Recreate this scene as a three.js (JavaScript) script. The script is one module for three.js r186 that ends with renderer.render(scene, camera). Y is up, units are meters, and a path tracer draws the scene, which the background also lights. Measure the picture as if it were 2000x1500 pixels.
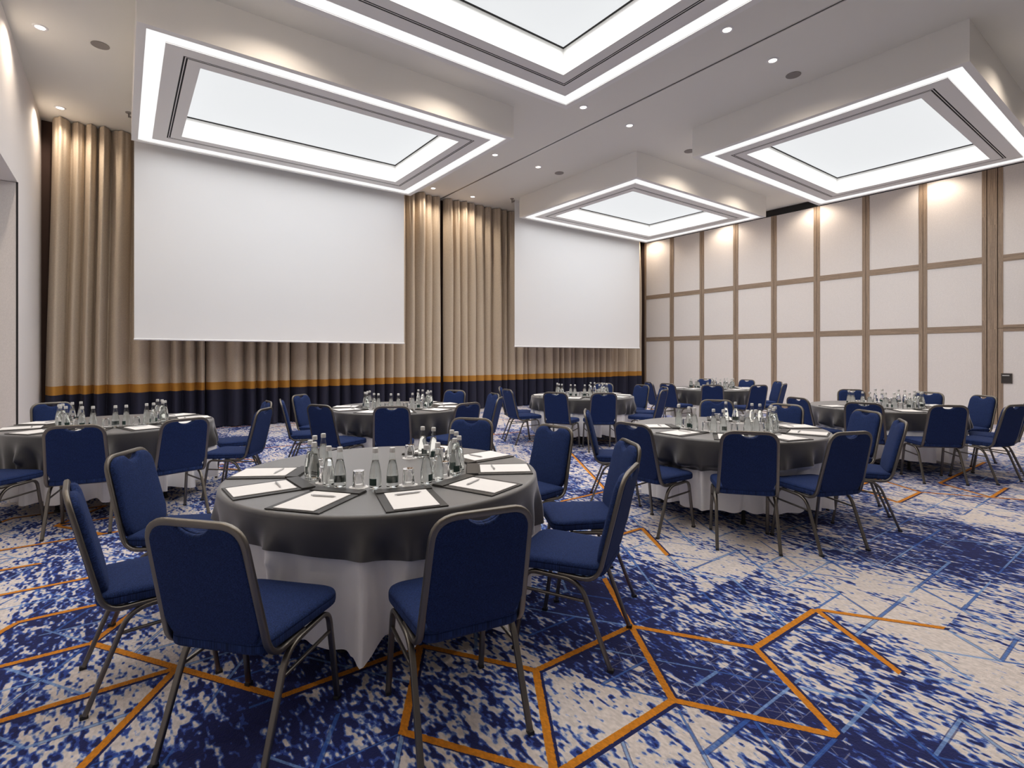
import * as THREE from 'three';
import { mergeGeometries, mergeVertices, toCreasedNormals } from 'three/addons/utils/BufferGeometryUtils.js';
import { RectAreaLightUniformsLib } from 'three/addons/lights/RectAreaLightUniformsLib.js';

// ------------------------------------------------------------------ camera, exposure, light levels
const scene = new THREE.Scene();
scene.background = new THREE.Color(0x000000);
const renderer = new THREE.WebGLRenderer({ antialias: true });
renderer.toneMapping = THREE.LinearToneMapping;
renderer.toneMappingExposure = 1.0;
renderer.shadowMap.enabled = true;
renderer.shadowMap.type = THREE.PCFSoftShadowMap;
RectAreaLightUniformsLib.init();
const FOCAL = 1021.8, EYE = 1.45, HORIZON = 695.7;          // pixels of the 2000 x 1500 frame; metres
const camera = new THREE.PerspectiveCamera(2 * Math.atan(750 / FOCAL) * 180 / Math.PI, 2000 / 1500, 0.05, 60);
camera.position.set(0, EYE, 0);
camera.rotation.y = -36.73 * Math.PI / 180;
camera.setViewOffset(2000, 1500, 0, 750 - HORIZON, 2000, 1500);   // shifted lens: verticals stay upright
const LIGHT = { panel: 2.1, cove: 3.5, spot: 5.2, panelGlow: 0.80, coveGlow: 1.0, warm: [1.0, 0.84, 0.68], cool: [0.97, 0.985, 1.0] };

// room: x left wall .. right wall, z curtain .. wall behind the viewer
const XL = -1.14, XR = 14.88, ZB = -12.0, ZW = -12.4, ZF = .38, CEIL = 5.63, TRACK = 6.79;

// ------------------------------------------------------------------ helpers
function rng(seed) { let a = seed >>> 0; return () => { a |= 0; a = a + 0x6D2B79F5 | 0; let t = Math.imul(a ^ a >>> 15, 1 | a); t = t + Math.imul(t ^ t >>> 7, 61 | t) ^ t; return ((t ^ t >>> 14) >>> 0) / 4294967296; }; }
const R = rng(20240611);
const lerp = (a, b, t) => a + (b - a) * t, clamp = (x, a, b) => Math.min(b, Math.max(a, x)), smooth = (a, b, x) => { const t = clamp((x - a) / (b - a), 0, 1); return t * t * (3 - 2 * t); };
const names = new Map();
function numbered(n) { const k = names.get(n) || 0; names.set(n, k + 1); return k ? n + '_' + String(k).padStart(3, '0') : n; }
function shade(o) { o.traverse((c) => { if (c.isMesh) { c.castShadow = true; c.receiveShadow = true; } }); return o; }
function tag(o, label, category, group) { o.userData = { label, category }; if (group) o.userData.group = group; return o; }
function thing(name, label, category, [x, y, z] = [0, 0, 0], turn = 0, group) {
  const o = new THREE.Group(); o.name = numbered(name); o.position.set(x, y, z); o.rotation.y = turn; scene.add(o); return tag(o, label, category, group);
}
function part(name, geo, mat, parent) { const m = new THREE.Mesh(geo, mat); m.name = name; m.castShadow = m.receiveShadow = true; parent.add(m); return m; }
function single(name, geo, mat, label, category, group, pos, turn = 0) { const m = new THREE.Mesh(geo, mat); m.name = numbered(name); m.castShadow = m.receiveShadow = true; if (pos) m.position.set(...pos); m.rotation.y = turn; scene.add(m); return tag(m, label, category, group); }
function copyOf(src, pos, turn, label, group) { const c = src.clone(); c.name = numbered(src.name.replace(/_\d{3}$/, '')); c.position.set(...pos); c.rotation.set(0, turn, 0); c.userData = { ...src.userData }; if (label) c.userData.label = label; if (group) c.userData.group = group; scene.add(c); return c; }
function struct(name) { const g = new THREE.Group(); g.name = name; g.userData.kind = 'structure'; scene.add(g); return g; }
function structMesh(name, geo, mat) { const m = new THREE.Mesh(geo, mat); m.name = name; m.userData.kind = 'structure'; m.castShadow = m.receiveShadow = true; scene.add(m); return m; }

// box from min to max corner with uv in metres; along = true turns the grain sideways
function bx(x0, y0, z0, x1, y1, z1, along = false, du = 0, dv = 0) {
  const g = new THREE.BoxGeometry(x1 - x0, y1 - y0, z1 - z0); g.translate((x0 + x1) / 2, (y0 + y1) / 2, (z0 + z1) / 2);
  const p = g.attributes.position, n = g.attributes.normal, uv = g.attributes.uv;
  for (let i = 0; i < p.count; i++) {
    const ax = Math.abs(n.getX(i)), ay = Math.abs(n.getY(i));
    let u, v; if (ax > .5) { u = p.getZ(i); v = p.getY(i); } else if (ay > .5) { u = p.getX(i); v = p.getZ(i); } else { u = p.getX(i); v = p.getY(i); }
    if (along) [u, v] = [v, u];
    uv.setXY(i, u + du, v + dv);
  }
  return g;
}
// a small bevelled box: chamfer c on all twelve edges
function chamfered(w, h, d, c) {
  const s = new THREE.Shape(); const x = w / 2 - c, y = d / 2 - c;
  s.moveTo(-x, -y); s.lineTo(x, -y); s.lineTo(x, y); s.lineTo(-x, y); s.closePath();
  const g = new THREE.ExtrudeGeometry(s, { depth: h - 2 * c, bevelEnabled: true, bevelThickness: c, bevelSize: c, bevelSegments: 1, curveSegments: 1 });
  g.rotateX(-Math.PI / 2); g.translate(0, c, 0); return g;
}
function lathe(pts, seg = 20) { return new THREE.LatheGeometry(pts.map(([r, y]) => new THREE.Vector2(r, y)), seg); }
// path with rounded corners
function fillet(pts, radii, seg = 6) {
  const out = [pts[0].clone()];
  for (let i = 1; i < pts.length - 1; i++) {
    const a = pts[i - 1], b = pts[i], c = pts[i + 1], r = radii[i - 1];
    const u = a.clone().sub(b).normalize(), v = c.clone().sub(b).normalize();
    const p = b.clone().addScaledVector(u, r), q = b.clone().addScaledVector(v, r);
    for (let k = 0; k <= seg; k++) { const t = k / seg; out.push(p.clone().multiplyScalar((1 - t) * (1 - t)).addScaledVector(b, 2 * t * (1 - t)).addScaledVector(q, t * t)); }
  }
  out.push(pts[pts.length - 1].clone()); return out;
}
// sweep a chamfered rectangular tube (w across normal0, h along it) along a path
function sweep(path, w, h, normal0) {
  const c = Math.min(w, h) * .22, x = w / 2, y = h / 2;
  const prof = [[-x + c, -y], [x - c, -y], [x, -y + c], [x, y - c], [x - c, y], [-x + c, y], [-x, y - c], [-x, -y + c]];
  const n = path.length, m = prof.length, pos = [], uv = [], idx = []; let N = normal0.clone(), len = 0;
  for (let i = 0; i < n; i++) {
    const T = path[Math.min(i + 1, n - 1)].clone().sub(path[Math.max(i - 1, 0)]).normalize();
    N.addScaledVector(T, -N.dot(T)).normalize(); const B = T.clone().cross(N);
    if (i) len += path[i].distanceTo(path[i - 1]);
    for (let k = 0; k < m; k++) { const P = path[i].clone().addScaledVector(B, prof[k][0]).addScaledVector(N, prof[k][1]); pos.push(P.x, P.y, P.z); uv.push(k / m * .08, len); }
  }
  for (let i = 0; i < n - 1; i++) for (let k = 0; k < m; k++) { const a = i * m + k, b = i * m + (k + 1) % m, c2 = a + m, d = b + m; idx.push(a, c2, b, b, c2, d); }
  for (let k = 1; k < m - 1; k++) { idx.push(0, k, k + 1); const e = (n - 1) * m; idx.push(e, e + k + 1, e + k); }
  const g = new THREE.BufferGeometry(); g.setAttribute('position', new THREE.Float32BufferAttribute(pos, 3)); g.setAttribute('uv', new THREE.Float32BufferAttribute(uv, 2)); g.setIndex(idx); g.computeVertexNormals(); return g;
}
// loft of scaled copies of an outline: rings = [[scale, height], ...]; put(u, v, h) gives the point
function loft(outline, rings, put, cx = 0, cy = 0) {
  const pos = [], uv = [], idx = [], m = outline.length; const starts = [];
  for (const [s, h] of rings) {
    starts.push(pos.length / 3);
    const list = s === 0 ? [[cx, cy]] : outline.map(([a, b]) => [cx + (a - cx) * s, cy + (b - cy) * s]);
    for (const [a, b] of list) { const P = put(a, b, h); pos.push(P.x, P.y, P.z); uv.push(a, b); }
  }
  for (let r = 0; r < rings.length - 1; r++) {
    const a0 = starts[r], b0 = starts[r + 1], A = rings[r][0] === 0, B = rings[r + 1][0] === 0;
    for (let k = 0; k < m; k++) { const k1 = (k + 1) % m; if (A) idx.push(a0, b0 + k, b0 + k1); else if (B) idx.push(a0 + k, b0, a0 + k1); else idx.push(a0 + k, b0 + k, a0 + k1, a0 + k1, b0 + k, b0 + k1); }
  }
  const g = new THREE.BufferGeometry(); g.setAttribute('position', new THREE.Float32BufferAttribute(pos, 3)); g.setAttribute('uv', new THREE.Float32BufferAttribute(uv, 2)); g.setIndex(idx); g.computeVertexNormals(); return g;
}

// ------------------------------------------------------------------ computed textures
function noiseTile(size, cells, seed) {   // smooth tileable value noise, 0..1
  const r = rng(seed), lat = new Float32Array(cells * cells); for (let i = 0; i < lat.length; i++) lat[i] = r();
  const out = new Float32Array(size * size);
  for (let y = 0; y < size; y++) for (let x = 0; x < size; x++) {
    const fx = x * cells / size, fy = y * cells / size, ix = fx | 0, iy = fy | 0; let tx = fx - ix, ty = fy - iy; tx = tx * tx * (3 - 2 * tx); ty = ty * ty * (3 - 2 * ty);
    const x1 = (ix + 1) % cells, y1 = (iy + 1) % cells;
    out[y * size + x] = lerp(lerp(lat[iy * cells + ix], lat[iy * cells + x1], tx), lerp(lat[y1 * cells + ix], lat[y1 * cells + x1], tx), ty);
  }
  return out;
}
function dataTex(w, h, fill, srgb = true) {
  const d = new Uint8Array(w * h * 4); fill(d);
  const t = new THREE.DataTexture(d, w, h, THREE.RGBAFormat); t.wrapS = t.wrapT = THREE.RepeatWrapping; t.magFilter = THREE.LinearFilter; t.minFilter = THREE.LinearMipmapLinearFilter; t.generateMipmaps = true;
  if (srgb) t.colorSpace = THREE.SRGBColorSpace; t.needsUpdate = true; return t;
}
function grainTex(size, rgb, amp, seed, cellsA = 64, cellsB = 200, stretch = 1) {
  const a = noiseTile(size, cellsA, seed), b = noiseTile(size, cellsB, seed + 1);
  return dataTex(size, size, (d) => { for (let i = 0; i < size * size; i++) { const f = 1 + amp * ((a[i] - .5) * .8 + (b[i] - .5) * 1.2); for (let c = 0; c < 3; c++) d[i * 4 + c] = clamp(rgb[c] * f, 0, 255); d[i * 4 + 3] = 255; } });
}
function weaveBump(size, threads, seed) {
  const n = noiseTile(size, 128, seed);
  return dataTex(size, size, (d) => { for (let y = 0; y < size; y++) for (let x = 0; x < size; x++) { const i = y * size + x, u = x / size * threads, v = y / size * threads; const over = ((u | 0) + (v | 0)) & 1; const w = Math.abs(Math.sin(Math.PI * (over ? u : v))); const q = 60 + 120 * w + 70 * (n[i] - .5); d[i * 4] = d[i * 4 + 1] = d[i * 4 + 2] = clamp(q, 0, 255); d[i * 4 + 3] = 255; } }, false);
}
const rep = (t, u, v) => { const c = t.clone(); c.repeat.set(u, v); c.needsUpdate = true; return c; };

const texNavy = grainTex(512, [33, 50, 94], .5, 11, 90, 256), bumpWeave = weaveBump(512, 128, 12);
const texDrape = grainTex(512, [203, 188, 168], .10, 13, 60, 256);
const texPanel = grainTex(512, [233, 227, 223], .05, 14, 90, 256);
const texWood = dataTex(512, 1024, (d) => {
  const a = noiseTile(512, 64, 31), b = noiseTile(512, 256, 32), c = noiseTile(512, 8, 33);
  for (let y = 0; y < 1024; y++) for (let x = 0; x < 512; x++) {
    const wob = c[((y >> 2) & 511) * 512 + x] * 14, i = y * 512 + x;
    const s = a[((y >> 4) & 511) * 512 + ((x + wob) & 511 | 0)], t = b[((y >> 3) & 511) * 512 + (((x + wob) * 1.0) & 511 | 0)];
    const f = .80 + .26 * s + .18 * t; d[i * 4] = clamp(150 * f, 0, 255); d[i * 4 + 1] = clamp(130 * f, 0, 255); d[i * 4 + 2] = clamp(111 * f, 0, 255); d[i * 4 + 3] = 255;
  }
});

// ------------------------------------------------------------------ materials
const std = (o) => new THREE.MeshStandardMaterial(o), phy = (o) => new THREE.MeshPhysicalMaterial(o);
const lin = (r, g, b) => new THREE.Color().setRGB(r, g, b);
const M = {
  ceiling: std({ color: lin(.85, .84, .785), roughness: .95 }),
  coffer: std({ color: lin(.90, .89, .86), roughness: .9 }),
  plaster: std({ color: lin(.80, .765, .745), roughness: .95 }),
  darkWall: std({ color: lin(.06, .035, .028), roughness: 1 }),
  frontWall: std({ color: lin(.30, .285, .27), roughness: 1 }),
  black: std({ color: lin(.012, .011, .011), roughness: .7 }),
  slot: std({ color: lin(.02, .019, .019), roughness: .9 }),
  alu: std({ color: lin(.62, .61, .60), roughness: .45, metalness: .8 }),
  panelGlow: std({ color: lin(.1, .1, .1), emissive: lin(.965, .985, 1), emissiveIntensity: LIGHT.panelGlow, roughness: .9 }),
  coveGlow: std({ color: lin(.1, .1, .1), emissive: lin(1, 1, 1), emissiveIntensity: LIGHT.coveGlow, roughness: .9 }),
  spotGlow: std({ color: lin(.9, .9, .9), emissive: lin(1, .9, .78), emissiveIntensity: 6, roughness: .6 }),
  grille: std({ color: lin(.30, .275, .255), roughness: .8 }),
  wood: std({ map: rep(texWood, 2.2, .45), roughness: .6 }),
  panel: std({ map: rep(texPanel, 1.6, 1.6), bumpMap: rep(bumpWeave, 4, 4), bumpScale: .0006, roughness: 1 }),
  drape: phy({ map: rep(texDrape, 2.5, 2.5), roughness: .85, sheen: .25, sheenRoughness: .6, sheenColor: lin(.9, .8, .7), side: THREE.DoubleSide }),
  drapeGold: phy({ color: lin(.50, .235, .035), roughness: .7, sheen: .3, sheenRoughness: .5, sheenColor: lin(1, .7, .3), side: THREE.DoubleSide }),
  drapeNavy: phy({ color: lin(.017, .018, .042), roughness: .8, sheen: .15, sheenRoughness: .5, sheenColor: lin(.4, .45, .8), side: THREE.DoubleSide }),
  screen: std({ color: lin(.86, .86, .86), roughness: .95 }),
  screenBar: std({ color: lin(.9, .9, .9), roughness: .4 }),
  navy: phy({ map: rep(texNavy, 5, 5), bumpMap: rep(bumpWeave, 8, 8), bumpScale: .0009, roughness: .9, specularIntensity: .4, sheen: .2, sheenRoughness: .5, sheenColor: lin(.2, .3, .6) }),
  frame: std({ color: lin(.185, .170, .150), metalness: 1, roughness: .38 }),
  rubber: std({ color: lin(.015, .015, .016), roughness: .6 }),
  linen: phy({ color: lin(.92, .91, .905), roughness: .85, sheen: .15, sheenRoughness: .6, sheenColor: lin(1, 1, 1), side: THREE.DoubleSide }),
  satin: phy({ color: lin(.034, .032, .032), roughness: .45, ior: 1.55, clearcoat: .9, clearcoatRoughness: .42, sheen: 1, sheenRoughness: .8, sheenColor: lin(.9, .9, .93), bumpMap: rep(bumpWeave, 6, 6), bumpScale: .0005, side: THREE.DoubleSide }),
  tabletop: std({ color: lin(.35, .25, .17), roughness: .6 }),
  leather: std({ color: lin(.022, .020, .019), roughness: .42 }),
  paper: std({ color: lin(.86, .85, .84), roughness: .9 }),
  pen: std({ color: lin(.55, .55, .56), metalness: .6, roughness: .35 }),
  glass: phy({ color: lin(.97, .985, .975), roughness: .02, transmission: 1, thickness: 0, ior: 1.5 }),
  thickGlass: phy({ color: lin(1, 1, 1), roughness: .02, transmission: 1, thickness: .003, ior: 1.5 }),
  water: phy({ color: lin(.98, .99, .99), roughness: .0, transmission: 1, thickness: .03, ior: 1.33 }),
  cap: std({ color: lin(.72, .72, .71), metalness: .35, roughness: .4 }),
  bottleLabel: std({ color: lin(.02, .05, .045), roughness: .5 }),
};

// ------------------------------------------------------------------ carpet: a triangular lattice of gold and blue lines over mottled blue on cream
const LX = .662, LZ = .507, OX = .87, OZ = -1.87;      // lattice pitch along x, row pitch along z, one node
const gold = new Set();
function nodeAB(i, k) { return [i + ((k & 1) ? .5 : 0) - k / 2, k]; }
function goldEdge(i1, k1, i2, k2) {
  const [a1, b1] = nodeAB(i1, k1), [a2, b2] = nodeAB(i2, k2);
  if (b1 === b2) gold.add('0,' + Math.min(a1, a2) + ',' + b1); else if (a1 === a2) gold.add('1,' + a1 + ',' + Math.min(b1, b2)); else if (a1 + b1 === a2 + b2) gold.add('2,' + (a1 + b1) + ',' + Math.min(b1, b2));
}
[[2, 0, 2, 1], [2, 1, 3, 1], [3, 1, 4, 2], [3, 1, 3, 2], [2, 1, 2, 2], [1, 1, 2, 2], [2, 0, 1, 1], [1, 0, 2, 0], [1, 0, 0, -1], [0, -1, 0, 0], [1, 0, 0, 1], [1, 1, 0, 1], [0, 0, 0, 1], [0, -1, -1, -1], [-1, -1, -1, -2], [-1, -2, -2, -3],
  [-2, -3, -3, -3], [-1, -2, -2, -2], [-1, -2, -2, -1], [-2, -3, -1, -4], [2, 0, 2, -1], [5, -4, 4, -4], [4, -4, 3, -3], [5, -4, 5, -5], [5, -5, 6, -6], [6, -6, 6, -7], [6, -7, 7, -8], [4, -2, 3, -1], [4, -2, 3, -2], [8, 0, 9, 0], [8, 0, 8, -1], [9, 0, 9, -1],
  [9, 0, 9, 1], [9, 1, 10, 1], [10, 0, 9, 1], [10, 0, 11, 0], [11, 0, 12, 0], [12, 0, 13, 0], [9, 1, 10, 2], [-2, -4, -1, -4], [-2, -4, -3, -3], [-3, -5, -2, -5], [-2, -5, -1, -5], [-3, -7, -2, -7], [-2, -7, -2, -8], [8, -1, 9, -1]].forEach((e) => goldEdge(...e));
const hash = (a, b, c) => { let h = Math.imul(a | 0, 374761393) + Math.imul(b | 0, 668265263) + Math.imul(c | 0, 2147483647 ^ 0x5bd1e995); h = Math.imul(h ^ h >>> 13, 1274126177); h ^= h >>> 16; return (h >>> 0) / 4294967296; };
const KNOWN = (A, B) => B >= -4;      // where the lines of the photograph were read off
const nzA = noiseTile(512, 64, 51), nzB = noiseTile(512, 64, 52), nzC = noiseTile(512, 128, 53);
const samp = (t, x, y) => { const ix = Math.floor(x), iy = Math.floor(y), fx = x - ix, fy = y - iy, a = (iy & 511) * 512, b = ((iy + 1) & 511) * 512, c = ix & 511, d = (ix + 1) & 511; return (t[a + c] * (1 - fx) + t[a + d] * fx) * (1 - fy) + (t[b + c] * (1 - fx) + t[b + d] * fx) * fy; };
const rough = (t, x, y) => t[((y | 0) & 511) * 512 + ((x | 0) & 511)];
// lattice edge nearest to a point: [family, index across, index along, distance]
function nearEdges(x, z, px, pz, out) {
  const b = (z - OZ) / pz, a = ((x - OX) - b * px / 2) / px, s = px * pz / Math.hypot(px / 2, pz);
  const b0 = Math.round(b), a0 = Math.round(a), c0 = Math.round(a + b);
  out[0] = Math.floor(a); out[1] = b0; out[2] = Math.abs(b - b0) * pz; out[3] = a0; out[4] = Math.floor(b); out[5] = Math.abs(a - a0) * s; out[6] = c0; out[7] = Math.floor(b); out[8] = Math.abs(a + b - c0) * s; return out;
}
const E1 = new Float64Array(9), E2 = new Float64Array(9);
const goldMemo = new Map();
function isGold(f, i, j) {
  const key = (f * 4096 + i + 512) * 4096 + j + 512; let v = goldMemo.get(key); if (v !== undefined) return v;
  v = gold.has(f + ',' + i + ',' + j);
  if (!v) { const A = f === 0 ? i : f === 1 ? i : i - j, B = j; if (!KNOWN(A, B)) v = hash(i * 3 + f, j, 77) < .15; }
  goldMemo.set(key, v); return v;
}
function goldAt(x, z, half) {
  nearEdges(x, z, LX, LZ, E1);
  return (E1[2] < half && isGold(0, E1[0], E1[1])) || (E1[5] < half && isGold(1, E1[3], E1[4])) || (E1[8] < half && isGold(2, E1[6], E1[7]));
}
const CREAM = [214, 205, 201], PALE = [172, 180, 204], MIST = [98, 122, 182], COBALT = [44, 68, 146], NAVY = [24, 33, 88], GOLD = [204, 128, 26], STEEL = [116, 152, 206], BLUE = [48, 92, 172];
// where the print runs denser (+) or thinner (-): x, z, amount, radius
const DRIFT = [[-0.51, -4.95, -0.10, 0.72], [0.02, -3.04, -0.12, 0.52], [-0.23, -2.79, -0.10, 0.50], [-0.47, -4.17, -0.10, 0.64], [1.14, -1.70, -0.16, 0.42], [1.39, -1.38, -0.12, 0.42], [3.66, -1.96, -0.24, 0.64], [3.48, -2.47, -0.14, 0.65], [3.41, -1.27, -0.14, 0.58], [1.62, -1.15, -0.10, 0.42], [7.39, -1.35, -0.16, 0.97], [4.49, -1.22, -0.08, 0.69], [3.75, -0.66, -0.06, 0.60], [0.30, -2.23, 0.10, 0.44], [0.64, -2.00, 0.16, 0.43], [1.94, -2.01, 0.16, 0.50], [2.68, -1.67, 0.18, 0.54], [2.22, -1.26, 0.20, 0.48], [2.51, -0.95, 0.16, 0.49], [2.70, -1.26, 0.12, 0.52], [2.59, -0.62, 0.10, 0.49], [5.45, -1.15, 0.20, 0.78], [5.63, -1.68, 0.16, 0.81], [4.35, -1.83, 0.06, 0.69], [2.84, -2.34, 0.20, 0.59], [5.23, -4.93, 0.20, 0.94], [4.17, -4.16, 0.12, 0.81], [4.81, -6.44, 0.12, 1.02], [1.46, -2.58, 0.05, 0.52], [2.22, -0.76, 0.06, 0.45], [3.00, -0.82, -0.04, 0.53], [1.60, -10.79, -0.05, 1.31], [2.42, -8.80, 0.08, 1.13]];
function drift(x, z) { let s = 0; for (const [a, b, k, r] of DRIFT) { const q = ((x - a) ** 2 + (z - b) ** 2) / (r * r); if (q < 6) s += k * Math.exp(-q); } return s; }
function carpetPatch(x0, x1, z0, z1, w, h) {
  const d = new Uint8Array(w * h * 4), c = [0, 0, 0], DW = 128, DH = 128, grid = new Float32Array((DW + 1) * (DH + 1));
  for (let q = 0; q <= DH; q++) for (let p = 0; p <= DW; p++) grid[q * (DW + 1) + p] = drift(x0 + p / DW * (x1 - x0), z1 - q / DH * (z1 - z0));
  for (let j = 0; j < h; j++) {
    const z = z1 - (j + .5) / h * (z1 - z0);         // v runs towards -z
    for (let i = 0; i < w; i++) {
      const x = x0 + (i + .5) / w * (x1 - x0), o = (j * w + i) * 4;
      // density of blue: broad drifts, streaks along z, and a step from one lattice triangle to the next
      const big = samp(nzA, x * 5.2 + 40, z * 2.6 + 90), mid = samp(nzB, x * 30 + 10, z * 13 + 30), str = samp(nzC, x * 170, z * 52 + 7);
      const b2 = (z - OZ) / LZ, a2 = ((x - OX) - b2 * LX / 2) / LX, up = (a2 - Math.floor(a2) + b2 - Math.floor(b2)) > 1 ? 1 : 0;
      const cell = hash(Math.floor(a2) * 2 + up, Math.floor(b2), 5);
      const gx = (i + .5) / w * DW, gy = (j + .5) / h * DH, gi = gx | 0, gj = gy | 0, gu = gx - gi, gv = gy - gj, gk = gj * (DW + 1) + gi;
      const bias = (grid[gk] * (1 - gu) + grid[gk + 1] * gu) * (1 - gv) + (grid[gk + DW + 1] * (1 - gu) + grid[gk + DW + 2] * gu) * gv;
      const dens = .185 + .38 * big + .46 * (mid - .5) + .20 * (cell - .5) + .80 * bias;
      const fine = rough(nzC, x * 620 + 17, z * 330 + 3), fine2 = rough(nzB, x * 900, z * 520 + 11), clot = samp(nzA, x * 640 + 5, z * 300 + 60);
      const s = .30 * str + .40 * clot + .20 * fine + .10 * fine2;      // about .25 .. .75
      const e = (dens - .43) * .62 - (s - .5);
      const t0 = e + .10 * (fine - .5) + .07 * (fine2 - .5), ramp = t0 < -.035 ? CREAM : t0 < .005 ? PALE : t0 < .05 ? MIST : t0 < .125 ? COBALT : NAVY;
      c[0] = ramp[0]; c[1] = ramp[1]; c[2] = ramp[2];
      const pile = .93 + .14 * fine2; c[0] *= pile; c[1] *= pile; c[2] *= pile;
      // thin pale web of small triangles in some places
      const web = samp(nzA, x * 8 + 200, z * 8 + 300);
      if (web > .78) { nearEdges(x, z, LX / 8, LZ / 8, E2); const q = Math.min(E2[2], E2[5], E2[8]); if (q < .0022 && rough(nzB, x * 60, z * 60) > .35) for (let k = 0; k < 3; k++) c[k] = lerp(c[k], CREAM[k], .42); }
      // blue lines on the half lattice
      nearEdges(x, z, LX / 2, LZ / 2, E2);
      for (let f = 0; f < 3; f++) {
        const dist = E2[f * 3 + 2]; if (dist > .016) continue;
        const ia = f === 0 ? E2[0] : E2[f * 3], ib = f === 0 ? E2[1] : E2[f * 3 + 1], hsh = hash(ia * 3 + f, ib, 9);
        if (hsh > .50) continue;
        const wide = .0045 + .0045 * hash(ia, ib * 3 + f, 21), brk = samp(nzB, x * 30 + 77, z * 30);
        if (dist < wide && brk > .22) { const q = hash(ia + 5, ib * 3 + f, 33) < .5 ? STEEL : BLUE, t = .9 - .25 * fine; for (let k = 0; k < 3; k++) c[k] = lerp(c[k], q[k] * pile, t); }
        else if (dist < wide + .004 && brk > .40 && f !== 1) { for (let k = 0; k < 3; k++) c[k] = lerp(c[k], NAVY[k], .55); }
      }
      // gold lines with their woven navy edge
      if (goldAt(x, z, .0165 + .003 * (fine - .5))) { const t = .92 + .16 * fine; c[0] = GOLD[0] * t; c[1] = GOLD[1] * t; c[2] = GOLD[2] * t; }
      else if (goldAt(x - .004, z - .019, .015)) { c[0] = NAVY[0] * .9; c[1] = NAVY[1] * .9; c[2] = NAVY[2] * .95; }
      d[o] = clamp(c[0], 0, 255); d[o + 1] = clamp(c[1], 0, 255); d[o + 2] = clamp(c[2], 0, 255); d[o + 3] = 255;
    }
  }
  const t = new THREE.DataTexture(d, w, h, THREE.RGBAFormat); t.magFilter = THREE.LinearFilter; t.minFilter = THREE.LinearMipmapLinearFilter; t.generateMipmaps = true; t.colorSpace = THREE.SRGBColorSpace; t.needsUpdate = true; return t;
}
const pileBump = (() => { const a = noiseTile(512, 256, 61), b = noiseTile(512, 90, 62); return dataTex(512, 512, (d) => { for (let i = 0; i < 512 * 512; i++) { const v = 255 * (.65 * a[i] + .35 * b[i]); d[i * 4] = d[i * 4 + 1] = d[i * 4 + 2] = v; d[i * 4 + 3] = 255; } }, false); })();
const floor = struct('floor');
for (const [x0, x1, z0, z1, w, h] of [[XL - .5, 2.86, -4.2, -.2, 2048, 2048], [2.86, 6.86, -4.2, -.2, 2048, 2048], [6.86, XR + .2, -4.2, -.2, 2048, 1024], [XL - .5, XR + .2, -.2, ZF, 2048, 64], [XL - .5, 6.86, ZW, -4.2, 2048, 2048], [6.86, XR + .2, ZW, -4.2, 1536, 1536]]) {
  const g = new THREE.BoxGeometry(x1 - x0, .08, z1 - z0); g.translate((x0 + x1) / 2, -.04, (z0 + z1) / 2);
  const p = g.attributes.position, uv = g.attributes.uv; for (let i = 0; i < p.count; i++) uv.setXY(i, (p.getX(i) - x0) / (x1 - x0), (z1 - p.getZ(i)) / (z1 - z0));
  const bump = rep(pileBump, (x1 - x0) / .8, (z1 - z0) / .8);
  part('carpet', g, std({ map: carpetPatch(x0, x1, z0, z1, w, h), bumpMap: bump, bumpScale: .003, roughness: 1 }), floor);
}
console.log('carpet done');

// ------------------------------------------------------------------ shell of the room
const ceiling = struct('ceiling');
part('ceiling_field', bx(XL - .6, CEIL, ZW - .2, TRACK - .022, CEIL + .12, ZF + .2), M.ceiling, ceiling);
part('ceiling_field', bx(TRACK + .022, CEIL, ZW - .2, XR + .4, CEIL + .12, ZF + .2), M.ceiling, ceiling);
const track = struct('trim_1');
part('track_channel', bx(TRACK - .03, CEIL + .05, ZW - .2, TRACK + .03, CEIL + .12, ZF + .2), M.black, track);
part('track_rail', bx(TRACK + .012, CEIL - .004, ZW + .2, TRACK + .030, CEIL + .05, ZF), M.alu, track);
part('track_rail', bx(TRACK - .030, CEIL - .002, ZW + .2, TRACK - .014, CEIL + .05, ZF), M.alu, track);
structMesh('wall_back', bx(XL - .6, 0, ZW - .2, XR + .4, CEIL, ZW), M.darkWall);
structMesh('wall_front', bx(XL - .6, 0, ZF, XR + .4, CEIL, ZF + .2), M.frontWall);
const wallL = struct('wall_left');
const NZ0 = -9.8, NZ1 = -7.2, NH = 3.83;
part('wall_face', bx(XL - .6, 0, ZW, XL, CEIL, NZ0), M.plaster, wallL);
part('wall_face', bx(XL - .6, NH, NZ0, XL, CEIL, NZ1), M.plaster, wallL);
part('wall_face', bx(XL - .6, 0, NZ1, XL, CEIL, ZF), M.plaster, wallL);
part('recess_back', bx(XL - .6, 0, NZ0, XL - .5, NH, NZ1), M.panel, wallL);
const jamb = struct('trim_2');
part('jamb_panel', bx(XL - .5, 0, NZ0, XL - .016, NH - .01, NZ0 + .02), M.panel, jamb);
part('jamb_edge', bx(XL - .016, 0, NZ0, XL + .004, NH, NZ0 + .022), M.slot, jamb);
part('jamb_panel', bx(XL - .5, 0, NZ1 - .02, XL - .016, NH - .01, NZ1), M.panel, jamb);

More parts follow.
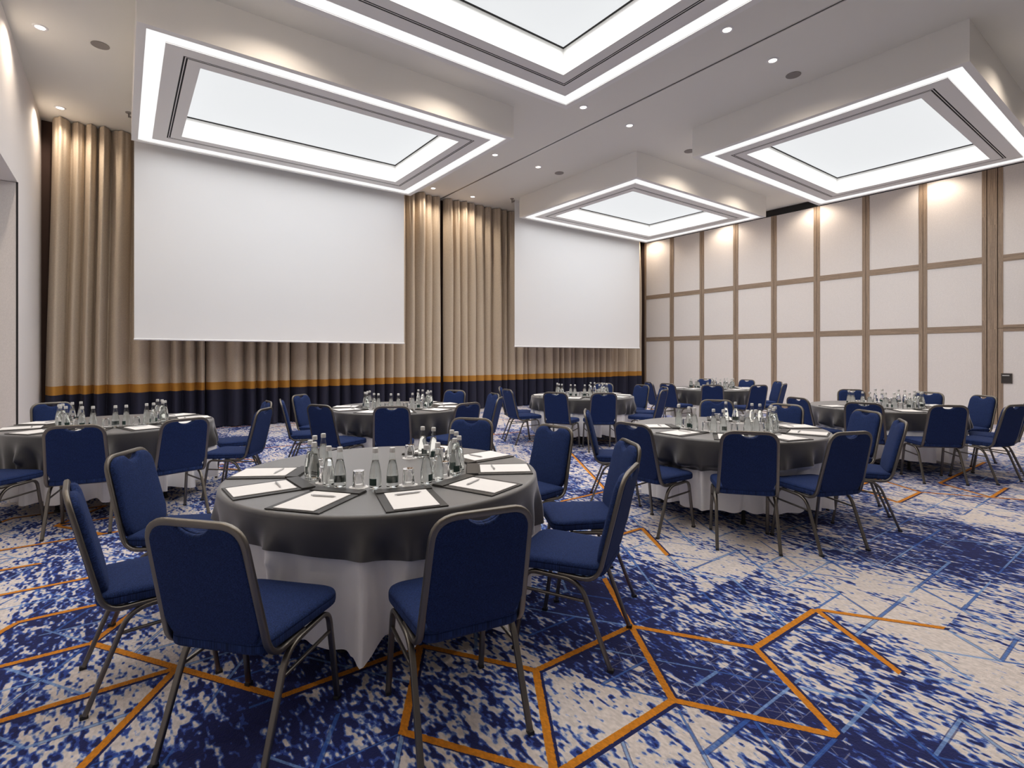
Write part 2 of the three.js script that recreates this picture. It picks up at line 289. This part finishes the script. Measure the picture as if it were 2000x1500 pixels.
// right wall: operable wall leaves with timber stiles and rails round fabric infills
const wallR = struct('wall_right');
part('wall_core', bx(XR + .03, 0, ZW, XR + .35, CEIL, ZF), M.darkWall, wallR);
const TOP = 5.44, joints = [-12.07, -10.92, -9.78, -8.63, -7.475, -6.33, -5.18, -4.02, -2.905];
const SW = .074;
function leaf(za, zb, top = TOP) {       // one leaf between two joints
  const du = R() * 3, dv = R() * 3;
  part('stile', bx(XR - .012, .0, za + .004, XR + .03, top, za + .004 + SW, false, du, dv), M.wood, wallR);
  part('stile', bx(XR - .012, .0, zb - .004 - SW, XR + .03, top, zb - .004, false, du + .7, dv + .4), M.wood, wallR);
  const a = za + .004 + SW, b = zb - .004 - SW;
  for (const [y0, y1] of [[0, .12], [1.97, 2.11], [3.445, 3.585]]) part('rail', bx(XR - .010, y0, a, XR + .03, y1, b, true, du + y0, dv), M.wood, wallR);
  for (const [y0, y1] of [[.12, 1.97], [2.11, 3.445], [3.585, top]]) part('panel', bx(XR, y0 + .002, a + .002, XR + .03, y1 - .002, b - .002), M.panel, wallR);
}
for (let i = 0; i < joints.length - 1; i++) leaf(joints[i], joints[i + 1]);
part('post', bx(XR - .014, 0, -2.895, XR + .03, TOP, -2.735, false, 1.3, .2), M.wood, wallR);
const header = struct('trim_3');
part('track_header', bx(XR - .02, TOP + .012, ZW, XR + .03, CEIL - .03, ZF), M.black, header);
part('shadow_gap', bx(XR - .002, TOP, ZW, XR + .03, TOP + .012, ZF), M.slot, header);
const door = struct('door_1');
{
  const a = -2.722, b = -1.6, s = .078;
  for (const [y0, y1, k] of [[.01, 2.036, 0], [2.044, TOP, 1]]) {
    part('stile', bx(XR - .012, y0, a, XR + .03, y1, a + s, false, k, 2.2), M.wood, door); part('stile', bx(XR - .012, y0, b - s, XR + .03, y1, b, false, k + .5, 1.2), M.wood, door);
    if (!k) { part('rail', bx(XR - .010, y1 - .066, a + s, XR + .03, y1, b - s, true, 2, 1), M.wood, door); part('rail', bx(XR - .010, y0, a + s, XR + .03, .12, b - s, true, 1, 1), M.wood, door); part('panel', bx(XR, .12, a + s, XR + .03, y1 - .066, b - s), M.panel, door); }
    else { part('rail', bx(XR - .010, y0, a + s, XR + .03, y0 + .066, b - s, true, 3, 1), M.wood, door); part('rail', bx(XR - .010, 3.445, a + s, XR + .03, 3.585, b - s, true, 4, 1), M.wood, door); part('panel', bx(XR, y0 + .066, a + s, XR + .03, 3.445, b - s), M.panel, door); part('panel', bx(XR, 3.585, a + s, XR + .03, TOP, b - s), M.panel, door); }
  }
  const pull = part('flush_pull', mergeGeometries([bx(XR - .020, .88, -2.675, XR - .008, .895, -2.50), bx(XR - .020, 1.075, -2.675, XR - .008, 1.09, -2.50), bx(XR - .020, .895, -2.675, XR - .008, 1.075, -2.66), bx(XR - .020, .895, -2.515, XR - .008, 1.075, -2.50)]), std({ color: lin(.10, .085, .075), metalness: .7, roughness: .45 }), door);
  part('pull_cup', bx(XR - .013, .895, -2.66, XR - .0105, 1.075, -2.515), std({ color: lin(.055, .048, .045), metalness: .5, roughness: .5 }), pull);
  part('pull_lip', bx(XR - .022, 1.035, -2.655, XR - .013, 1.055, -2.545), std({ color: lin(.75, .74, .72), metalness: .8, roughness: .3 }), pull);
}
part('wall_face', bx(XR - .01, 0, -1.595, XR + .03, TOP, ZF), M.panel, wallR);

// ------------------------------------------------------------------ dropped ceiling coffers with cove light, air slots and a light panel
const ring = (x0, z0, x1, z1, a, b, y0, y1) => mergeGeometries([     // frame between insets a and b
  bx(x0 + a, y0, z0 + a, x1 - a, y1, z0 + b), bx(x0 + a, y0, z1 - b, x1 - a, y1, z1 - a), bx(x0 + a, y0, z0 + b, x0 + b, y1, z1 - b), bx(x1 - b, y0, z0 + b, x1 - a, y1, z1 - b)]);
function area(parent, w, d, x, y, z, L) { const l = new THREE.RectAreaLight(new THREE.Color().setRGB(...LIGHT.cool), L, w, d); l.position.set(x, y, z); l.rotation.x = -Math.PI / 2; parent.add(l); }
function coffer(cx, cz, label) {
  const w = 5.14, d = 3.92, B = 5.10 - CEIL, g = thing('ceiling_coffer', label, 'ceiling light', [cx, CEIL, cz]);
  const x0 = -w / 2, x1 = w / 2, z0 = -d / 2, z1 = d / 2;
  part('outer_shell', ring(x0, z0, x1, z1, 0, .09, B, 0), M.coffer, g);
  part('cove_light', ring(x0, z0, x1, z1, .09, .28, B + .014, B + .03), M.coveGlow, g);
  part('soffit_frame', ring(x0, z0, x1, z1, .28, .473, B, B + .05), M.coffer, g);
  part('air_slot', ring(x0, z0, x1, z1, .473, .493, B + .004, B + .05), M.slot, g);
  part('slot_rib', ring(x0, z0, x1, z1, .493, .503, B + .001, B + .05), M.coffer, g);
  part('air_slot', ring(x0, z0, x1, z1, .503, .523, B + .004, B + .05), M.slot, g);
  part('soffit_frame', ring(x0, z0, x1, z1, .523, .65, B, B + .05), M.coffer, g);
  part('reveal', ring(x0, z0, x1, z1, .65, .67, B + .001, -.19), M.coffer, g);
  part('shadow_joint', ring(x0, z0, x1, z1, .655, .68, -.19, -.172), M.slot, g);
  part('light_panel', bx(x0 + .66, -.172, z0 + .66, x1 - .66, -.160, z1 - .66), M.panelGlow, g);
  area(g, w - 1.4, d - 1.4, 0, -.22, 0, LIGHT.panel);
  area(g, w - .30, .17, 0, B + .008, z0 + .185, LIGHT.cove); area(g, w - .30, .17, 0, B + .008, z1 - .185, LIGHT.cove);
  area(g, .17, d - .60, x0 + .185, B + .008, 0, LIGHT.cove); area(g, .17, d - .60, x1 - .185, B + .008, 0, LIGHT.cove);
}
const CX1 = 2.70, CX2 = 10.97, CZ1 = -8.97, CZ2 = -3.76;
coffer(CX1, CZ1, 'glowing white ceiling coffer against the wide projection screen');
coffer(CX1, CZ2, 'glowing white ceiling coffer on the white wall side, second from the screens');
coffer(CX2, CZ1, 'glowing white ceiling coffer against the screen by the panelled wall');
coffer(CX2, CZ2, 'glowing white ceiling coffer beside the panelled wall, second from the screens');

// recessed downlights
const dlRing = lathe([[.052, -.002], [.056, -.010], [.078, -.008], [.082, 0]], 24), dlLens = new THREE.CylinderGeometry(.052, .052, .004, 24);
function downlight(x, z, label, group) {
  const g = thing('downlight', label, 'downlight', [x, CEIL, z], 0, group);
  part('trim_ring', dlRing, M.screenBar, g); const l = part('lens', dlLens, M.spotGlow, g); l.position.y = -.004;
  const s = new THREE.SpotLight(new THREE.Color().setRGB(...LIGHT.warm), LIGHT.spot, 0, 75 * Math.PI / 180, .42); s.position.set(0, -.02, 0); s.target.position.set(0, -3, 0); s.shadow.radius = 2; s.castShadow = true; s.shadow.mapSize.set(512, 512); g.add(s, s.target);
}
for (const z of [-11.6, -8.91, -6.32, -3.72, -1.12]) {
  downlight(-.83, z, z === -11.6 ? 'round downlight in the corner of the white wall and the curtain' : 'round recessed downlight close to the plain white wall', z === -11.6 ? undefined : 'downlights along the white wall');
  downlight(6.21, z, z === -11.6 ? 'round downlight over the curtain, wide screen side of the ceiling track' : 'round recessed downlight beside the ceiling track, wide screen side', z === -11.6 ? undefined : 'downlights on the wide screen side of the track');
  downlight(7.37, z, z === -11.6 ? 'round downlight over the curtain, panelled wall side of the ceiling track' : 'round recessed downlight beside the ceiling track, panelled wall side', z === -11.6 ? undefined : 'downlights on the panelled wall side of the track');
  downlight(14.45, z, 'round recessed downlight washing the timber panelled wall', 'downlights along the panelled wall');
}
for (const x of [1.53, 3.88, 9.71, 12.06]) for (const z of [-6.32, -1.12]) downlight(x, z, 'round recessed downlight between the dropped ceiling coffers', 'downlights between the coffers');

// ceiling loudspeaker grilles and detectors
const grilleGeo = mergeGeometries([new THREE.CylinderGeometry(.095, .10, .008, 32), new THREE.TorusGeometry(.098, .005, 8, 32).rotateX(Math.PI / 2)].map((g) => g.index ? g : g));
for (const [x, z, l] of [[-.23, -8.94, 'round ceiling speaker grille near the plain white wall'], [8.0, -3.73, 'round ceiling speaker grille beside the coffer away from the screens'], [8.0, -8.92, 'round ceiling speaker grille beside the coffer against the smaller screen'], [9.27, -6.38, 'round ceiling speaker grille between the two coffers by the panelled wall']])
  single('speaker_grille', grilleGeo, M.grille, l, 'speaker', undefined, [x, CEIL - .005, z]);
for (const [x, z, l] of [[.10, -11.12, 'small dark screen bracket on the ceiling by the wide screen'], [8.30, -11.12, 'small dark screen bracket on the ceiling by the screen near the panelled wall']]) {
  const g = thing('ceiling_bracket', l, 'bracket', [x, CEIL, z]); part('plate', new THREE.CylinderGeometry(.05, .05, .012, 20).translate(0, -.006, 0), M.grille, g); part('arm', bx(-.012, -.07, -.012, .012, -.01, .012), M.grille, g); part('hook', bx(-.012, -.085, -.012, .07, -.065, .012), M.grille, g);
}

// ------------------------------------------------------------------ curtains
function pleats(x0, x1, seed) {          // fold lines along x with their depth
  const r = rng(seed), list = []; let x = x0; while (x < x1 - .08) { const w = .17 + .22 * r() * r() + .08 * r(); list.push([x, Math.min(w, x1 - x), .17 + .17 * r(), (r() - .5) * .2, .35 + .6 * r()]); x += w; } return list;
}
function drape(x0, x1, seed, label, spread = 0) {
  const P = pleats(x0, x1, seed), g = thing('drape', label, 'curtain', [0, 0, 0], 0, undefined), nz = noiseTile(64, 16, seed + 5);
  const make = (ya, yb, rows) => {
    const cols = Math.round((x1 - x0) / .013), pos = [], uv = [], idx = [];
    for (let j = 0; j <= rows; j++) {
      const y = lerp(ya, yb, j / rows), t = 1 - y / 5.6;           // 0 top .. 1 floor
      let k = 0;
      for (let i = 0; i <= cols; i++) {
        const x = lerp(x0, x1, i / cols); while (k < P.length - 1 && x > P[k + 1][0]) k++;
        const [px, pw, pd, lean, sharp] = P[k], u = clamp((x - px) / pw, 0, 1);
        let q = Math.sin(Math.PI * u); q = Math.pow(Math.max(q, 0), .45 + .5 * sharp);
        const second = .25 * Math.sin(2 * Math.PI * u + seed) * smooth(0, .5, t);
        const gather = 1 - smooth(0, .25, t);                         // pinched heading at the top
        const pinch = gather * .35 * Math.abs(Math.sin(Math.PI * u * 3));
        const z = ZB - .28 + pd * (q * (1 - .25 * gather) + second * .35 + pinch * .5) + .012 * Math.sin(x * 9 + y * 1.3 + seed);
        const sway = lean * u * (1 - u) * 4 * t * .35 + spread * smooth(0, 1, t) * (1 - (x - x0) / (x1 - x0));
        pos.push(x + sway, y, z); uv.push(x * 1.3, y);
      }
    }
    for (let j = 0; j < rows; j++) for (let i = 0; i < cols; i++) { const a = j * (cols + 1) + i, b = a + 1, c = a + cols + 1, d = c + 1; idx.push(a, b, c, b, d, c); }
    const q = new THREE.BufferGeometry(); q.setAttribute('position', new THREE.Float32BufferAttribute(pos, 3)); q.setAttribute('uv', new THREE.Float32BufferAttribute(uv, 2)); q.setIndex(idx); q.computeVertexNormals(); return q;
  };
  part('upper_cloth', make(.925, CEIL - .012, 44), M.drape, g);
  part('gold_band', make(.77, .925, 4), M.drapeGold, g);
  part('navy_hem', make(.018, .77, 10), M.drapeNavy, g);
}
drape(-.985, 1.36, 301, 'beige curtain with gold band and navy hem beside the white wall', -.10);
drape(1.37, 3.0, 302, 'gold-banded beige curtain wholly behind the wide screen');
drape(3.01, 6.74, 303, 'gold-banded beige curtain from behind the wide screen to the ceiling track');
drape(6.86, 10.6, 304, 'gold-banded beige curtain from the ceiling track to behind the smaller screen');
drape(10.61, 14.76, 305, 'beige curtain with gold band and navy hem meeting the panelled wall');

// ------------------------------------------------------------------ projection screens
function projectionScreen(x0, x1, y0, label) {
  const z = -11.2, g = thing('projection_screen', label, 'screen', [(x0 + x1) / 2, 0, z]), w = (x1 - x0) / 2;
  part('screen_sheet', bx(-w, y0 + .02, -.004, w, CEIL - .03, 0), M.screen, g);
  part('bottom_bar', new THREE.CylinderGeometry(.017, .017, 2 * w + .012, 14).rotateZ(Math.PI / 2).translate(0, y0 + .012, 0), M.screenBar, g);
  const casing = part('roller_casing', bx(-w - .02, CEIL - .05, -.09, w + .02, CEIL - .002, .03), M.coffer, g);
  for (const s of [-1, 1]) part('end_cap', bx(s * (w + .026) - .008, CEIL - .052, -.092, s * (w + .026) + .008, CEIL - .002, .032), M.grille, casing);
}
projectionScreen(.175, 5.24, 1.735, 'wide white projection screen pulled down in front of the curtain beside the white wall');
projectionScreen(8.445, 13.55, 1.70, 'white projection screen pulled down in front of the curtain by the panelled wall');

console.log('room done');
// ------------------------------------------------------------------ tables
const TABLES = [
  { c: [1.29, -2.99], id: 'second row table by the white wall', seats: [[-87, 1.48], [-121, 1.48], [-49, 1.46], [-10, 1.46], [29.5, 1.47], [61, 1.53], [95, 1.47], [128, 1.52]], start: -122, step: 35.7, hang: [.225, .09, 95] },
  { c: [4.73, -2.85], id: 'middle table of the second row', seats: [[-52, 1.36], [-21, 1.38], [27, 1.41], [59, 1.50], [93, 1.36], [125, 1.52], [-90, 1.38], [-137, 1.36]], start: -128, step: 36.3, hang: [.215, .07, -130] },
  { c: [-.06, -6.84], id: 'screen row table by the white wall', seats: [[-156, 1.50], [-9, 1.47], [20, 1.53], [55, 1.55], [93, 1.50], [-43, 1.46]], start: -124, step: 35.5, hang: [.26, .05, -20] },
  { c: [3.04, -6.68], id: 'screen row table before the wide screen', seats: [[-105, 1.48], [-138, 1.50], [-62, 1.42], [-27, 1.46], [8, 1.48], [45, 1.42], [77, 1.42], [116, 1.42]], start: -124, step: 35.0, hang: [.25, .05, 20] },
  { c: [6.55, -6.70], id: 'screen row table under the ceiling track', seats: [[-131, 1.47], [-102, 1.46], [-60, 1.47], [-31, 1.47], [21, 1.46], [56, 1.49], [85, 1.48], [118, 1.48]], start: -126, step: 35.2, hang: [.25, .05, 100] },
  { c: [10.31, -6.54], id: 'screen row table by the panelled wall', seats: [[-117, 1.47], [-91, 1.50], [-57, 1.50], [-23, 1.49], [10, 1.47], [53, 1.45], [90, 1.44], [128, 1.44]], start: -122, step: 35.4, hang: [.24, .05, -60] },
  { c: [8.50, -2.75], id: 'second row table by the panelled wall', seats: [[-79, 1.48], [-48, 1.47], [-16, 1.48], [13, 1.46], [53, 1.42], [84, 1.40], [126, 1.42], [-113, 1.42]], start: -120, step: 35.0, hang: [.25, .05, 140] },
];
const TT = .752, RT = .895, ORD = ['first', 'second', 'third', 'fourth', 'fifth', 'sixth', 'seventh', 'eighth'];
const legTube = (x, z) => new THREE.CylinderGeometry(.016, .016, .70, 10).translate(x, .37, z);
function drapeShape(seed) { const r = rng(seed), a = [[26, .55], [17, .42], [35, .25], [9, .20]].map(([n, k]) => [n + Math.floor(r() * 3) - 1, k, r() * 6.283]); return (t) => { let s = 0; for (const [n, k, p] of a) s += k * Math.cos(n * t + p); return s; }; }
function cloth(wave, R0, top, drop, amp, flare, off, seats, seg = 220) {
  const dent = (t, r, y) => { let q = r; for (const [a, rt] of seats) { let d = Math.abs(t - a * Math.PI / 180) % (2 * Math.PI); if (d > Math.PI) d = 2 * Math.PI - d; const lim = rt - .285 - .268 - .018 + off; if (r > lim) q = Math.min(q, r - (r - lim) * (1 - smooth(.25, .36, d)) * (1 - smooth(.495, .53, y))); } return q; };     // a round cloth: disc, rounded rim, falling folds
  const pos = [], uv = [], idx = [], rows = [];
  for (const q of [.12, .35, .6, .8, .93]) rows.push((t) => [R0 * q, top]);
  for (const a of [0, 20, 45, 70, 90]) rows.push((t) => [R0 - .022 + .022 * Math.sin(a * Math.PI / 180), top - .022 + .022 * Math.cos(a * Math.PI / 180)]);
  const n = 12; for (let k = 1; k <= n; k++) rows.push((t) => { const L = drop(t), s = L * k / n, grow = smooth(0, .20, s), w = wave(t); const y = top - .022 - s; return [dent(t, R0 + off * Math.min(1, s * 6) + flare * s + amp * grow * (w * .55 + .35 * Math.pow(Math.max(w, 0), 1.5) - .42) * (s + .14), y), y]; });
  pos.push(0, top, 0); uv.push(0, 0);
  rows.forEach((f) => { for (let i = 0; i < seg; i++) { const t = i / seg * 2 * Math.PI, [r, y] = f(t); pos.push(Math.sin(t) * r, y, Math.cos(t) * r); const ru = Math.max(r, R0) + (top - y); uv.push(y > top - .03 ? Math.sin(t) * r : t * R0, y > top - .03 ? Math.cos(t) * r : y); } });
  for (let i = 0; i < seg; i++) idx.push(0, 1 + i, 1 + (i + 1) % seg);
  for (let j = 0; j < rows.length - 1; j++) for (let i = 0; i < seg; i++) { const a = 1 + j * seg + i, b = 1 + j * seg + (i + 1) % seg, c = a + seg, d = b + seg; idx.push(a, c, b, b, c, d); }
  const g = new THREE.BufferGeometry(); g.setAttribute('position', new THREE.Float32BufferAttribute(pos, 3)); g.setAttribute('uv', new THREE.Float32BufferAttribute(uv, 2)); g.setIndex(idx); g.computeVertexNormals(); return g;
}
// place setting pieces
const boardGeo = chamfered(.286, .006, .395, .002), flapGeo = chamfered(.286, .006, .070, .002), padGeo = chamfered(.21, .004, .297, .0006);
const penGeo = mergeGeometries([new THREE.CylinderGeometry(.0048, .0048, .105, 10), new THREE.CylinderGeometry(.0048, .0012, .018, 10).translate(0, -.0615, 0), new THREE.CylinderGeometry(.0030, .0034, .012, 8).translate(0, .0585, 0), new THREE.BoxGeometry(.0022, .034, .0016).translate(0, .034, .0062)]).rotateZ(Math.PI / 2);
const bottleGlass = lathe([[0, .002], [.028, 0], [.0325, .004], [.0335, .012], [.0332, .066], [.0305, .088], [.0245, .120], [.0175, .155], [.0138, .176], [.0132, .196], [.0145, .198], [.0145, .201]], 28);
const bottleWater = lathe([[0, .005], [.0275, .005], [.0308, .012], [.0308, .065], [.0282, .087], [.0222, .120], [.0165, .148], [0, .148]], 24);
const bottleCap = lathe([[0, .2135], [.0125, .2135], [.0146, .2115], [.0152, .193], [.0138, .192]], 20);
const bottleNeckRing = lathe([[.0145, .188], [.0152, .190], [.0145, .1925]], 20);
const bottleTag = new THREE.CylinderGeometry(.0338, .0338, .036, 14, 1, true, 0, 1.25).translate(0, .040, 0);
const tumblerGeo = lathe([[0, .088], [.028, .088], [.030, .086], [.0345, .006], [.0345, .001], [.0328, .001], [.0322, .006], [.0275, .074], [0, .074]], 28);
const doilyGeo = (() => { const pts = []; for (let i = 0; i < 40; i++) { const t = i / 40 * 2 * Math.PI, r = .050 + .003 * Math.cos(t * 10); pts.push([Math.cos(t) * r, Math.sin(t) * r]); } return loft(pts, [[0, .0012], [.98, .0012], [1, .0006], [1, 0], [0, 0]], (a, b, h) => new THREE.Vector3(a, h, b)); })();
let bottle0, glass0, folder0;
const polar = (c, a, r) => [c[0] + r * Math.sin(a * Math.PI / 180), c[1] + r * Math.cos(a * Math.PI / 180)];
TABLES.forEach((T, n) => {
  const [cx, cz] = T.c, r = rng(900 + n), wave = drapeShape(70 + n), where = T.id;
  const t = thing('round_table', 'cloth-covered round banquet table, the ' + where, 'table', [cx, 0, cz]);
  part('tabletop', new THREE.CylinderGeometry(RT - .012, RT - .012, .03, 64).translate(0, TT - .019, 0), M.tabletop, t);
  for (const [x, z] of [[-.42, -.42], [.42, -.42], [-.42, .42], [.42, .42]]) { const l = part('leg', legTube(x, z), M.black, t); part('foot', new THREE.CylinderGeometry(.022, .024, .022, 12).translate(x, .011, z), M.rubber, l); }
  const hem = (th) => TT - .022 - (.150 - .010 * wave(th));
  const wc = single('white_tablecloth', cloth(wave, RT, TT, hem, .20, .02, .004, T.seats, 420), M.linen, 'long white tablecloth under the grey one, ' + where, 'tablecloth', undefined, [cx, 0, cz]);
  const [h0, h1, ha] = T.hang, drop = (th) => h0 + h1 * Math.cos(th - ha * Math.PI / 180) - .012 * wave(th);
  single('grey_tablecloth', cloth(wave, RT + .007, TT + .004, drop, .20, .02, .018, T.seats, 420), M.satin, 'dark grey satin overlay cloth, ' + where, 'tablecloth', undefined, [cx, 0, cz]);
  const Y = TT + .0045;
  for (let k = 0; k < 8; k++) {
    const a = T.start + k * T.step + (r() - .5) * 3, turn = a * Math.PI / 180 + (r() - .5) * .08;
    const [fx, fz] = polar(T.c, a, .672);
    const nth = ORD[7 - k], L = nth + ' black writing folder clockwise from the screen side, ' + where, G = 'writing folders on the ' + where;
    if (!folder0) { folder0 = thing('writing_folder', L, 'folder', [fx, Y, fz], turn, G); part('board', boardGeo, M.leather, folder0); const f = part('flap', flapGeo, M.leather, folder0); f.position.set(0, .006, -.1585); }
    else copyOf(folder0, [fx, Y, fz], turn, L, G);
    const [nx, nz] = polar(T.c, a, .672 + .037); const nt = turn + (r() - .5) * .03;
    single('notepad', padGeo, M.paper, nth + ' white notepad clockwise from the screen side, ' + where, 'notepad', 'notepads on the ' + where, [nx, Y + .0062, nz], nt);
    const [px, pz] = polar(T.c, a + 1.5 * (r() - .5), .628 + .03 * (r() - .3));
    single('pen', penGeo, M.pen, 'grey pen lying on a notepad, ' + where, 'pen', 'pens on the ' + where, [px, Y + .0152, pz], turn + (r() - .5) * .25);
    // two water bottles and an upturned glass at the inner edge of each folder
    for (const s of [-1, 1]) {
      const [bxp, bz] = polar(T.c, a - 11 + s * 5.6 + (r() - .5) * 2, .435 + .02 * (r() - .5)), bl = 'clear glass water bottle with pale cap, ' + where, bg = 'water bottles on the ' + where, bt = r() * 6.28;
      if (!bottle0) { bottle0 = thing('water_bottle', bl, 'bottle', [bxp, Y, bz], bt, bg); part('glass_body', bottleGlass, M.glass, bottle0); part('water', bottleWater, M.water, bottle0); part('cap', bottleCap, M.cap, bottle0); part('neck_ring', bottleNeckRing, M.cap, bottle0); part('label', bottleTag, M.bottleLabel, bottle0); }
      else copyOf(bottle0, [bxp, Y, bz], bt, bl, bg);
    }
    const [gx, gz] = polar(T.c, a + 7.5 + (r() - .5) * 2, .400);
    const gl = 'upturned glass tumbler on a paper coaster, ' + where, gg = 'tumblers on the ' + where;
    single('paper_coaster', doilyGeo, M.paper, 'white paper coaster under a tumbler, ' + where, 'coaster', 'paper coasters on the ' + where, [gx, Y, gz], r() * 3);
    if (!glass0) { glass0 = single('glass_tumbler', tumblerGeo, M.thickGlass, gl, 'glass', gg, [gx, Y + .0014, gz]); } else copyOf(glass0, [gx, Y + .0014, gz], 0, gl, gg);
  }
});

// ------------------------------------------------------------------ stacking banquet chairs
const V = (x, y, z) => new THREE.Vector3(x, y, z);
const BASE = V(0, .400, -.165), TIPZ = -.285, TIPY = .893, tilt = Math.atan2(-.165 - TIPZ, TIPY - .400), up = V(0, Math.cos(tilt), -Math.sin(tilt)), fwd = V(0, Math.sin(tilt), Math.cos(tilt)), LEN = Math.hypot(.12, .493);
const backFrameGeo = sweep(fillet([V(-.199, .404, .03), V(-.206, .400, -.165), V(-.187, TIPY, TIPZ), V(.187, TIPY, TIPZ), V(.206, .400, -.165), V(.199, .404, .03)], [.075, .085, .085, .075], 7), .020, .026, V(1, 0, 0));
const backOutline = (() => {
  const p = [], hw = (v) => lerp(.198, .180, v / LEN), vb = .052, vt = LEN - .008, rt = .072;
  for (let i = 0; i <= 10; i++) { const u = lerp(-.115, .115, i / 10); p.push([u, vb - .012 * (1 - (u / .115) ** 2)]); }      // lower edge, a little bowed
  p.push([.165, vb + .012], [hw(vb + .05) - .012, vb + .038], [hw(vb + .08), vb + .08]);
  for (let i = 1; i <= 5; i++) { const v = lerp(vb + .08, vt - rt, i / 5); p.push([hw(v), v]); }
  const hx = hw(vt - rt) - rt; for (let i = 1; i <= 6; i++) { const a = i / 6 * Math.PI / 2; p.push([hx + rt * Math.cos(a), vt - rt + rt * Math.sin(a)]); }
  for (let i = 1; i < 16; i++) { const u = lerp(hx, -hx, i / 16), q = Math.max(0, 1 - (u / .068) ** 2); p.push([u, vt - .034 * Math.pow(q, .8)]); }   // hand hold
  for (let i = 0; i < 6; i++) { const a = Math.PI / 2 + i / 6 * Math.PI / 2; p.push([-hx + rt * Math.cos(a), vt - rt + rt * Math.sin(a)]); }
  for (let i = 5; i >= 0; i--) { const v = lerp(vb + .08, vt - rt, i / 5); p.push([-hw(v), v]); }
  p.push([-(hw(vb + .05) - .012), vb + .038], [-.165, vb + .012]); return p;
})();
const putBack = (u, v, h) => V(u, BASE.y, BASE.z).addScaledVector(up, v).addScaledVector(fwd, h - .004);
const shellGeo = loft(backOutline, [[0, -.009], [.6, -.009], [.965, -.009], [.99, -.006], [1, 0], [1, .010], [0, .010]], putBack, 0, .25);
const padBackGeo = loft(backOutline, [[0, .011], [.99, .011], [1, .016], [.99, .028], [.955, .037], [.86, .043], [.5, .047], [0, .048]], putBack, 0, .25);
const seatOutline = (() => { // rounded trapezoid, wider in front
  const c = [[-.198, -.192, .06], [.198, -.192, .06], [.230, .270, .085], [-.230, .270, .085]], p = [];
  c.forEach(([x, z, rr], i) => { const b = V(x, 0, z), a = V(c[(i + 3) % 4][0], 0, c[(i + 3) % 4][1]), d = V(c[(i + 1) % 4][0], 0, c[(i + 1) % 4][1]); const s = b.clone().add(a.clone().sub(b).normalize().multiplyScalar(rr)), e = b.clone().add(d.clone().sub(b).normalize().multiplyScalar(rr)); for (let k = 0; k <= 7; k++) { const t = k / 7, q = s.clone().multiplyScalar((1 - t) ** 2).addScaledVector(b, 2 * t * (1 - t)).addScaledVector(e, t * t); const bow = 0; p.push([q.x, q.z + (i >= 2 ? 0 : 0)]); } });
  return p;
})();
const putSeat = (a, b, h) => V(a, h, b), flip = (g) => { g.index.array.reverse(); g.computeVertexNormals(); return g; };
const seatGeo = flip(loft(seatOutline, [[0, .484], [.35, .483], [.65, .480], [.86, .475], [.94, .4705], [.975, .465], [.993, .458], [.999, .451], [.98, .449], [0, .449]], putSeat, 0, .055));
const bandGeo = flip(loft(seatOutline, [[0, .4485], [.98, .4485], [1.0015, .448], [1.0015, .430], [.993, .420], [.975, .416], [0, .416]], putSeat, 0, .055));
const legGeo = [-1, 1].map((s) => sweep(fillet([V(s * .216, .012, .248), V(s * .209, .403, .190), V(s * .209, .390, -.080), V(s * .216, .012, -.226)], [.055, .08], 7), .018, .024, V(1, 0, 0)));
const strGeo = [-1, 1].map((s) => sweep([V(s * .211, .312, .2035), V(s * .211, .300, -.118)], .012, .014, V(1, 0, 0)));
const capGeo = [-1, 1].map((s) => mergeGeometries([chamfered(.022, .016, .028, .002).translate(s * .216, 0, .2495), chamfered(.022, .016, .028, .002).translate(s * .216, 0, -.229)]));
const railGeo = mergeGeometries([sweep([V(-.2, .408, .15), V(.2, .408, .15)], .016, .016, V(0, 1, 0)), sweep([V(-.2, .402, -.09), V(.2, .402, -.09)], .016, .016, V(0, 1, 0))]);
const chair0 = new THREE.Group(); chair0.name = 'banquet_chair';
part('back_frame', backFrameGeo, M.frame, chair0); part('backrest', padBackGeo, M.navy, chair0); part('backrest_shell', shellGeo, M.navy, chair0); part('seat', seatGeo, M.navy, chair0); part('seat_boxing', bandGeo, M.navy, chair0); part('seat_support', railGeo, M.frame, chair0);
for (const k of [0, 1]) { const l = part('leg_frame', legGeo[k], M.frame, chair0); part('foot_cap', capGeo[k], M.rubber, l); part('stretcher', strGeo[k], M.frame, chair0); }
TABLES.forEach((T, n) => {
  const r = rng(4000 + n);
  const order = T.seats.map((s) => s[0]).sort((p, q) => q - p);
  for (const [a, rt] of T.seats) {
    const [x, z] = polar(T.c, a, rt - .285), c = chair0.clone(); c.name = numbered('banquet_chair'); c.position.set(x, 0, z); c.rotation.y = (a + 180 + (n < 2 ? 0 : (r() - .5) * 6)) * Math.PI / 180; scene.add(c);
    tag(c, ORD[order.indexOf(a)] + ' navy chair clockwise from the screen side, ' + T.id, 'chair', 'chairs at the ' + T.id);
  }
});
shade(scene);
renderer.render(scene, camera);
